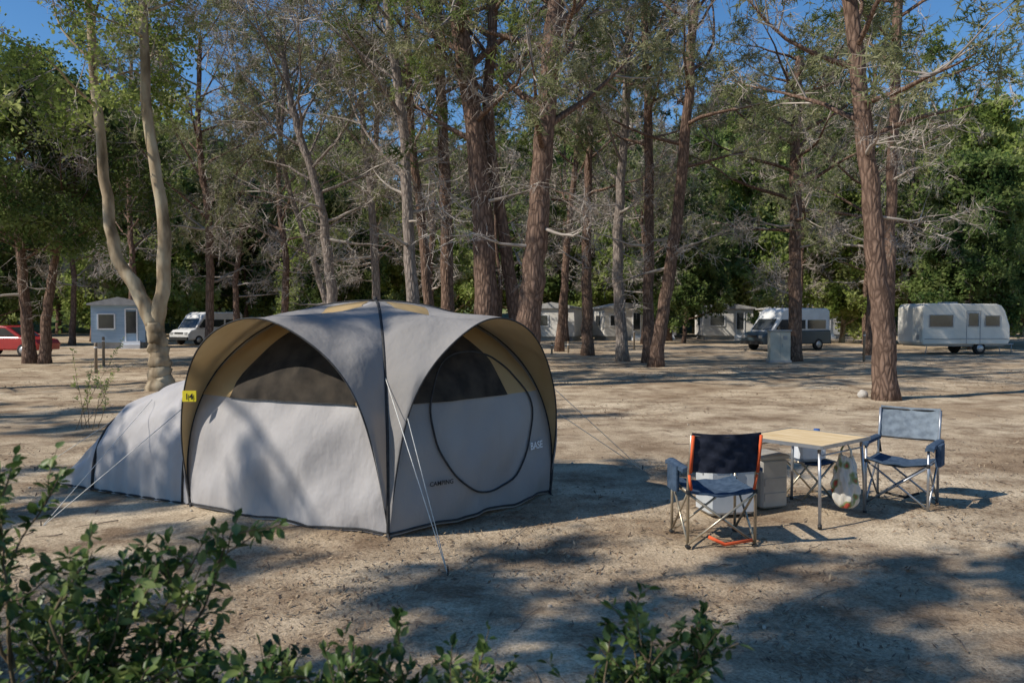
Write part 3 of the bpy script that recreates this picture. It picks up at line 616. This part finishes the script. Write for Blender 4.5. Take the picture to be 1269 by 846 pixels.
def van(name,loc,rot,low,top,L=4.9,Hh=2.35):
    e0=empty(name,loc,rot); h=L/2
    b=MB(); extr(b,[(-h,.35),(-h-.02,.75),(-h+.25,1.0),(-h+.75,1.1),(h-.05,1.12),(h,.9),(h,.35)],1.85,mi=0,inset=.07)
    extr(b,[(-h+.6,1.08),(-h+1.15,1.78),(-h+1.3,Hh-.2),(-h+1.7,Hh),(h-.25,Hh),(h-.08,Hh-.15),(h-.05,1.09)],1.78,mi=1,inset=.09); b.obj("body",[low,top],parent=e0)
    b=MB()
    for s in(-1,1):
        b.add([(-h+.85,s*.895,1.15),(-h+1.75,s*.895,1.15),(-h+1.75,s*.895,1.72),(-h+1.3,s*.895,1.72)],[[0,1,2,3]])
        for x0,x1 in((-h+1.9,-h+3.0),(-h+3.15,h-.4)): b.box(((x0+x1)/2,s*.892,1.45),(x1-x0,.02,.5),bev=.008)
    b.add([(-h+.62,-.78,1.14),(-h+.62,.78,1.14),(-h+1.10,.7,1.76),(-h+1.10,-.7,1.76)],[[0,1,2,3]]); b.box((h-.03,0,1.5),(.03,1.4,.5))
    b.obj("windows",[GLS],parent=e0)
    b=MB()
    for s in(-1,1): b.box((-h-.0,s*.68,.78),(.06,.28,.16),bev=.02,mi=0); b.box((-h+1.0,s*1.0,1.25),(.08,.16,.22),bev=.02,mi=1)
    b.box((-h-.03,0,.45),(.12,1.8,.2),bev=.04,mi=1); b.box((h+.02,0,.45),(.1,1.8,.2),bev=.04,mi=1); b.box((-h-.01,0,.8),(.04,.8,.12),mi=1)
    b.obj("lights_and_bumpers",[HUB,BLKP],parent=e0)
    b=MB()
    for x in(-h+.85,h-.95):
        for s in(-1,1): wheel(b,x,s*.84,.33)
    b.obj("wheels",[TYR,HUB],parent=e0)
VD=mat("van_dark_paint",[(.03,.05,.06),(.04,.06,.075)],rough=.3,spec=.6); VW=mat("van_white_paint",[(.62,.62,.61),(.70,.70,.69)],rough=.35,spec=.5)
van("camper_van",(15.5,45,0),math.radians(24),VD,VW)
van("parked_van",(-21.0,55,0),math.radians(62),VW,VW,L=4.8,Hh=2.2)
e0=empty("parked_car",(-24.0,38,0),math.radians(175)); RC=mat("car_red_paint",[(.35,.02,.02),(.42,.03,.025)],rough=.25,spec=.7)
b=MB(); extr(b,[(-2.0,.3),(-2.05,.6),(-1.9,.8),(-1.1,.92),(1.5,.95),(1.98,.88),(2.02,.6),(1.98,.3)],1.68,inset=.08); extr(b,[(-1.15,.9),(-.45,1.38),(-.1,1.45),(1.1,1.43),(1.4,1.33),(1.85,.92)],1.45,inset=.08); b.obj("body",[RC],parent=e0)
b=MB()
for s in(-1,1):
    b.add([(-.9,s*.735,.95),(.25,s*.735,.95),(.25,s*.735,1.33),(-.35,s*.735,1.33)],[[0,1,2,3]]); b.add([(.33,s*.735,.95),(1.5,s*.735,.95),(1.2,s*.735,1.31),(.33,s*.735,1.33)],[[0,1,2,3]])
b.add([(-1.1,-.62,.95),(-1.1,.62,.95),(-.5,.58,1.37),(-.5,-.58,1.37)],[[0,1,2,3]]); b.obj("windows",[GLS],parent=e0)
b=MB()
for x in(-1.3,1.25):
    for s in(-1,1): wheel(b,x,s*.76,.3)
b.obj("wheels",[TYR,HUB],parent=e0)
ROOF=mat("roof_sheet",[(.36,.35,.34),(.46,.45,.43)],rough=.6)
def home(loc,rot,W,D,m,doorx=.6):
    e0=empty("mobile_home",loc,rot); b=MB(); b.box((0,0,1.45),(W,D,2.2)); b.obj("walls",[m],parent=e0)
    b=MB(); hw=W/2+.2; hd=D/2+.2
    V=[(-hw,-hd,2.56),(hw,-hd,2.56),(hw,hd,2.56),(-hw,hd,2.56),(-hw,-hd,2.66),(hw,-hd,2.66),(hw,hd,2.66),(-hw,hd,2.66),(0,-hd,3.05),(0,hd,3.05)]
    b.add(V,[[0,1,5,4],[2,3,7,6],[1,2,6,5],[3,0,4,7],[5,6,9,8],[7,4,8,9],[3,2,1,0]],0,False); b.f.append((np.array([[4,5,8],[6,7,9]]),0,False)); b.obj("roof",[ROOF],parent=e0)
    b=MB(); b.box((-W*.22,-D/2-.02,1.6),(W*.28,.05,.8)); b.box((doorx*W*.4,-D/2-.02,1.55),(.55,.05,1.3)); b.box((-W/2-.02,0,1.6),(.05,1.2,.8)); b.obj("windows",[GLS],parent=e0)
    b=MB()
    for x,wx,z,hz in((-W*.22,W*.28,1.6,.8),(doorx*W*.4,.55,1.35,1.9)):
        for s in(-1,1): b.box((x+s*(wx/2+.04),-D/2-.03,z),(.07,.07,hz+.1)); b.box((x,-D/2-.03,z+s*(hz/2+.045)),(wx,.07,.07))
    b.box((doorx*W*.4,-D/2-.35,.12),(1.0,.6,.24)); b.box((doorx*W*.4,-D/2-.2,.33),(1.0,.3,.18)); b.obj("frames_and_steps",[WHITE],parent=e0)
    b=MB(); b.box((0,0,.18),(W-.3,D-.3,.36)); b.obj("base",[TRIM],parent=e0)
HB=mat("siding_blue",[(.26,.36,.46),(.33,.43,.53)],scale=1,stretch=(1,1,12)); HW=mat("siding_white",[(.60,.57,.52),(.70,.67,.62)],scale=1,stretch=(1,1,12))
home((-24.0,49,0),math.radians(20),2.9,3.6,HB); home((3.7,66,0),math.radians(-10),3.6,7,HW); home((8.9,66,0),math.radians(8),3.6,4,HW); home((12.0,69,0),math.radians(8),3.2,4,HW)
home((18.0,68,0),math.radians(-5),4,5,HW); home((26,72,0),math.radians(10),6,4,HW)
e0=empty("electrical_cabinet",(10.9,32.5,0),math.radians(-4)); b=MB(); b.box((0,0,.66),(.82,.42,1.2),bev=.02); b.obj("body",[mat("cabinet_paint",[(.42,.40,.34),(.5,.48,.41)],rough=.5)],parent=e0)
b=MB(); b.box((0,0,1.29),(.9,.5,.06),bev=.015); b.box((0,0,.04),(.9,.5,.1)); b.box((0,-.214,.68),(.012,.01,1.05)); b.box((.08,-.22,.7),(.03,.02,.12)); b.box((.2,-.215,1.0),(.16,.012,.16)); b.obj("lid_and_door_gap",[TRIM],parent=e0)
WP=mat("wood_post",[(.2,.15,.1),(.34,.27,.2)],scale=4,stretch=(1,1,.3),bump=.4)
for x,y,h in((-13.6,26,1.0),(-15.4,30,1.1),(14.6,33,1.25),(6.9,45,1.2),(-11.5,40,1.1),(2.0,40,.6),(2.9,41,.6)):
    b=MB(); b.tube([(0,0,-.1),(0,0,h-.04),(0,0,h)],np.array([.05,.05,.035]),n=10); b.tube([(0,0,h-.18),(0,0,h-.14)],.054,n=10,mi=1); b.obj("marker_post",[WP,WHITE],loc=(x,y,0))
b=MB(); th=np.linspace(0,np.pi,9);ph=np.linspace(0,2*np.pi,14)
P=np.stack([np.outer(np.sin(th),np.cos(ph)),np.outer(np.sin(th),np.sin(ph)),np.outer(np.cos(th),np.ones(14))],-1)*[.12,.1,.11]
P*=1+.08*np.sin(P[...,:1]*40+P[...,2:]*30); b.grid(P); b.obj("stone",[mat("stone_grey",[(.40,.37,.33),(.58,.55,.5)],scale=9,bump=.5)],loc=(7.95,18.0,.07))
# ---------------------------------------------------------------- shrubs
def sprig(b,p0,p1,r,leafL=.042,dens=26,side=3):
    p0=np.array(p0,float);p1=np.array(p1,float); mid=(p0+p1)/2+r.normal(0,.06,3)
    c=spline([p0,mid,p1],14)+r.normal(0,.004,(14,3)); b.tube(c,np.linspace(.006,.0018,14),n=5,mi=0,cap=False)
    paths=[c[5:]]
    for _ in range(side):
        i=r.integers(4,13); d=(c[-1]-c[0]);d/=np.linalg.norm(d); d=d+rdir(1,r)[0]*.9; d/=np.linalg.norm(d); q=spline([c[i],c[i]+d*.07+r.normal(0,.01,3),c[i]+d*r.uniform(.1,.2)],8); b.tube(q,np.linspace(.003,.0012,8),n=4,mi=0,cap=False); paths.append(q)
    for q in paths:
        m=int(dens*np.linalg.norm(q[-1]-q[0])/.25)+3
        for k in range(m):
            x=r.uniform(0,1)**.7*(len(q)-1.01); i=int(x); p=q[i]+(q[i+1]-q[i])*(x-i); ax=q[i+1]-q[i]; ax/=np.linalg.norm(ax)
            d=ax*.6+rdir(1,r)[0]*.9; d/=np.linalg.norm(d); nn=np.array([0,0,1.0])+rdir(1,r)[0]*.7; s=np.cross(d,nn); s/=np.linalg.norm(s); nn=np.cross(s,d)
            l=leafL*r.uniform(.6,1.25); wv=l*.27; p=p+d*.006
            V=[p,p+d*l*.3+s*wv*.9+nn*.003,p+d*l*.65+s*wv+nn*.003,p+d*l-nn*.004,p+d*l*.65-s*wv+nn*.003,p+d*l*.3-s*wv*.9+nn*.003,p+d*l*.3-nn*.002,p+d*l*.65-nn*.003]
            b.add(V,np.zeros((0,3),int),1)
            s0=b.n-8; b.f.append((s0+np.array([[0,1,6],[0,6,5],[3,7,2],[3,4,7]]),1,True)); b.f.append((s0+np.array([[1,2,7,6],[6,7,4,5]]),1,True))
M_STEM=mat("shrub_stem",[(.10,.07,.04),(.2,.15,.09)],scale=10)
def shrub(base,tips,seed,per=3,**k):
    r=np.random.default_rng(seed); b=MB(); base=np.array(base,float)
    for tx,ty,tz in tips:
        hub=base+np.array([r.normal(0,.05),r.normal(0,.05),0]); tip=np.array([tx,ty,tz]); fork=hub+(tip-hub)*.62+r.normal(0,.03,3)
        b.tube(spline([hub,(hub+fork)/2+r.normal(0,.03,3),fork],8),np.linspace(.011,.006,8),n=6,mi=0,cap=False)
        for _ in range(per): sprig(b,fork,tip+r.normal(0,.06,3),r,**k)
    b.obj("shrub",[M_STEM,M_SHRUB],org=tuple(base))
shrub((-1.35,2.25,0),[(-1.52,2.3,1.24),(-1.1,2.3,1.04),(-.88,2.35,1.14),(-1.4,2.25,1.04),(-1.25,2.3,.96),(-1.05,2.2,.86),(-1.15,2.2,.78),(-1.35,2.3,.82),(-1.5,2.2,.86),(-1.45,2.1,.70),(-1.22,2.1,.66),(-.95,2.2,.74),(-.8,2.3,.76),(-1.0,2.3,.92)],1,per=3,dens=19,side=4)
shrub((-.5,2.25,0),[(-.78,2.25,.78),(-.62,2.2,.80),(-.48,2.3,.77),(-.34,2.3,.80),(-.2,2.25,.76),(-.5,2.2,.70),(-.08,2.25,.72),(-.68,2.2,.70),(-.3,2.2,.70)],2,per=2,dens=19,side=4)
shrub((.4,2.3,0),[(.42,2.3,.86),(.52,2.3,.84),(.36,2.3,.80),(.45,2.28,.76),(.58,2.3,.78),(.22,2.3,.69),(.1,2.3,.67),(.45,2.3,.68)],3,per=2,dens=19,side=4)
b=MB(); r=np.random.default_rng(9)
for _ in range(7): sprig(b,(-6.9+r.normal(0,.1),13+r.normal(0,.1),0),(-6.8+r.normal(0,.3),13+r.normal(0,.3),r.uniform(.7,1.5)),r,leafL=.05,dens=6,side=5)
b.obj("sapling",[M_STEM,M_LEAF])
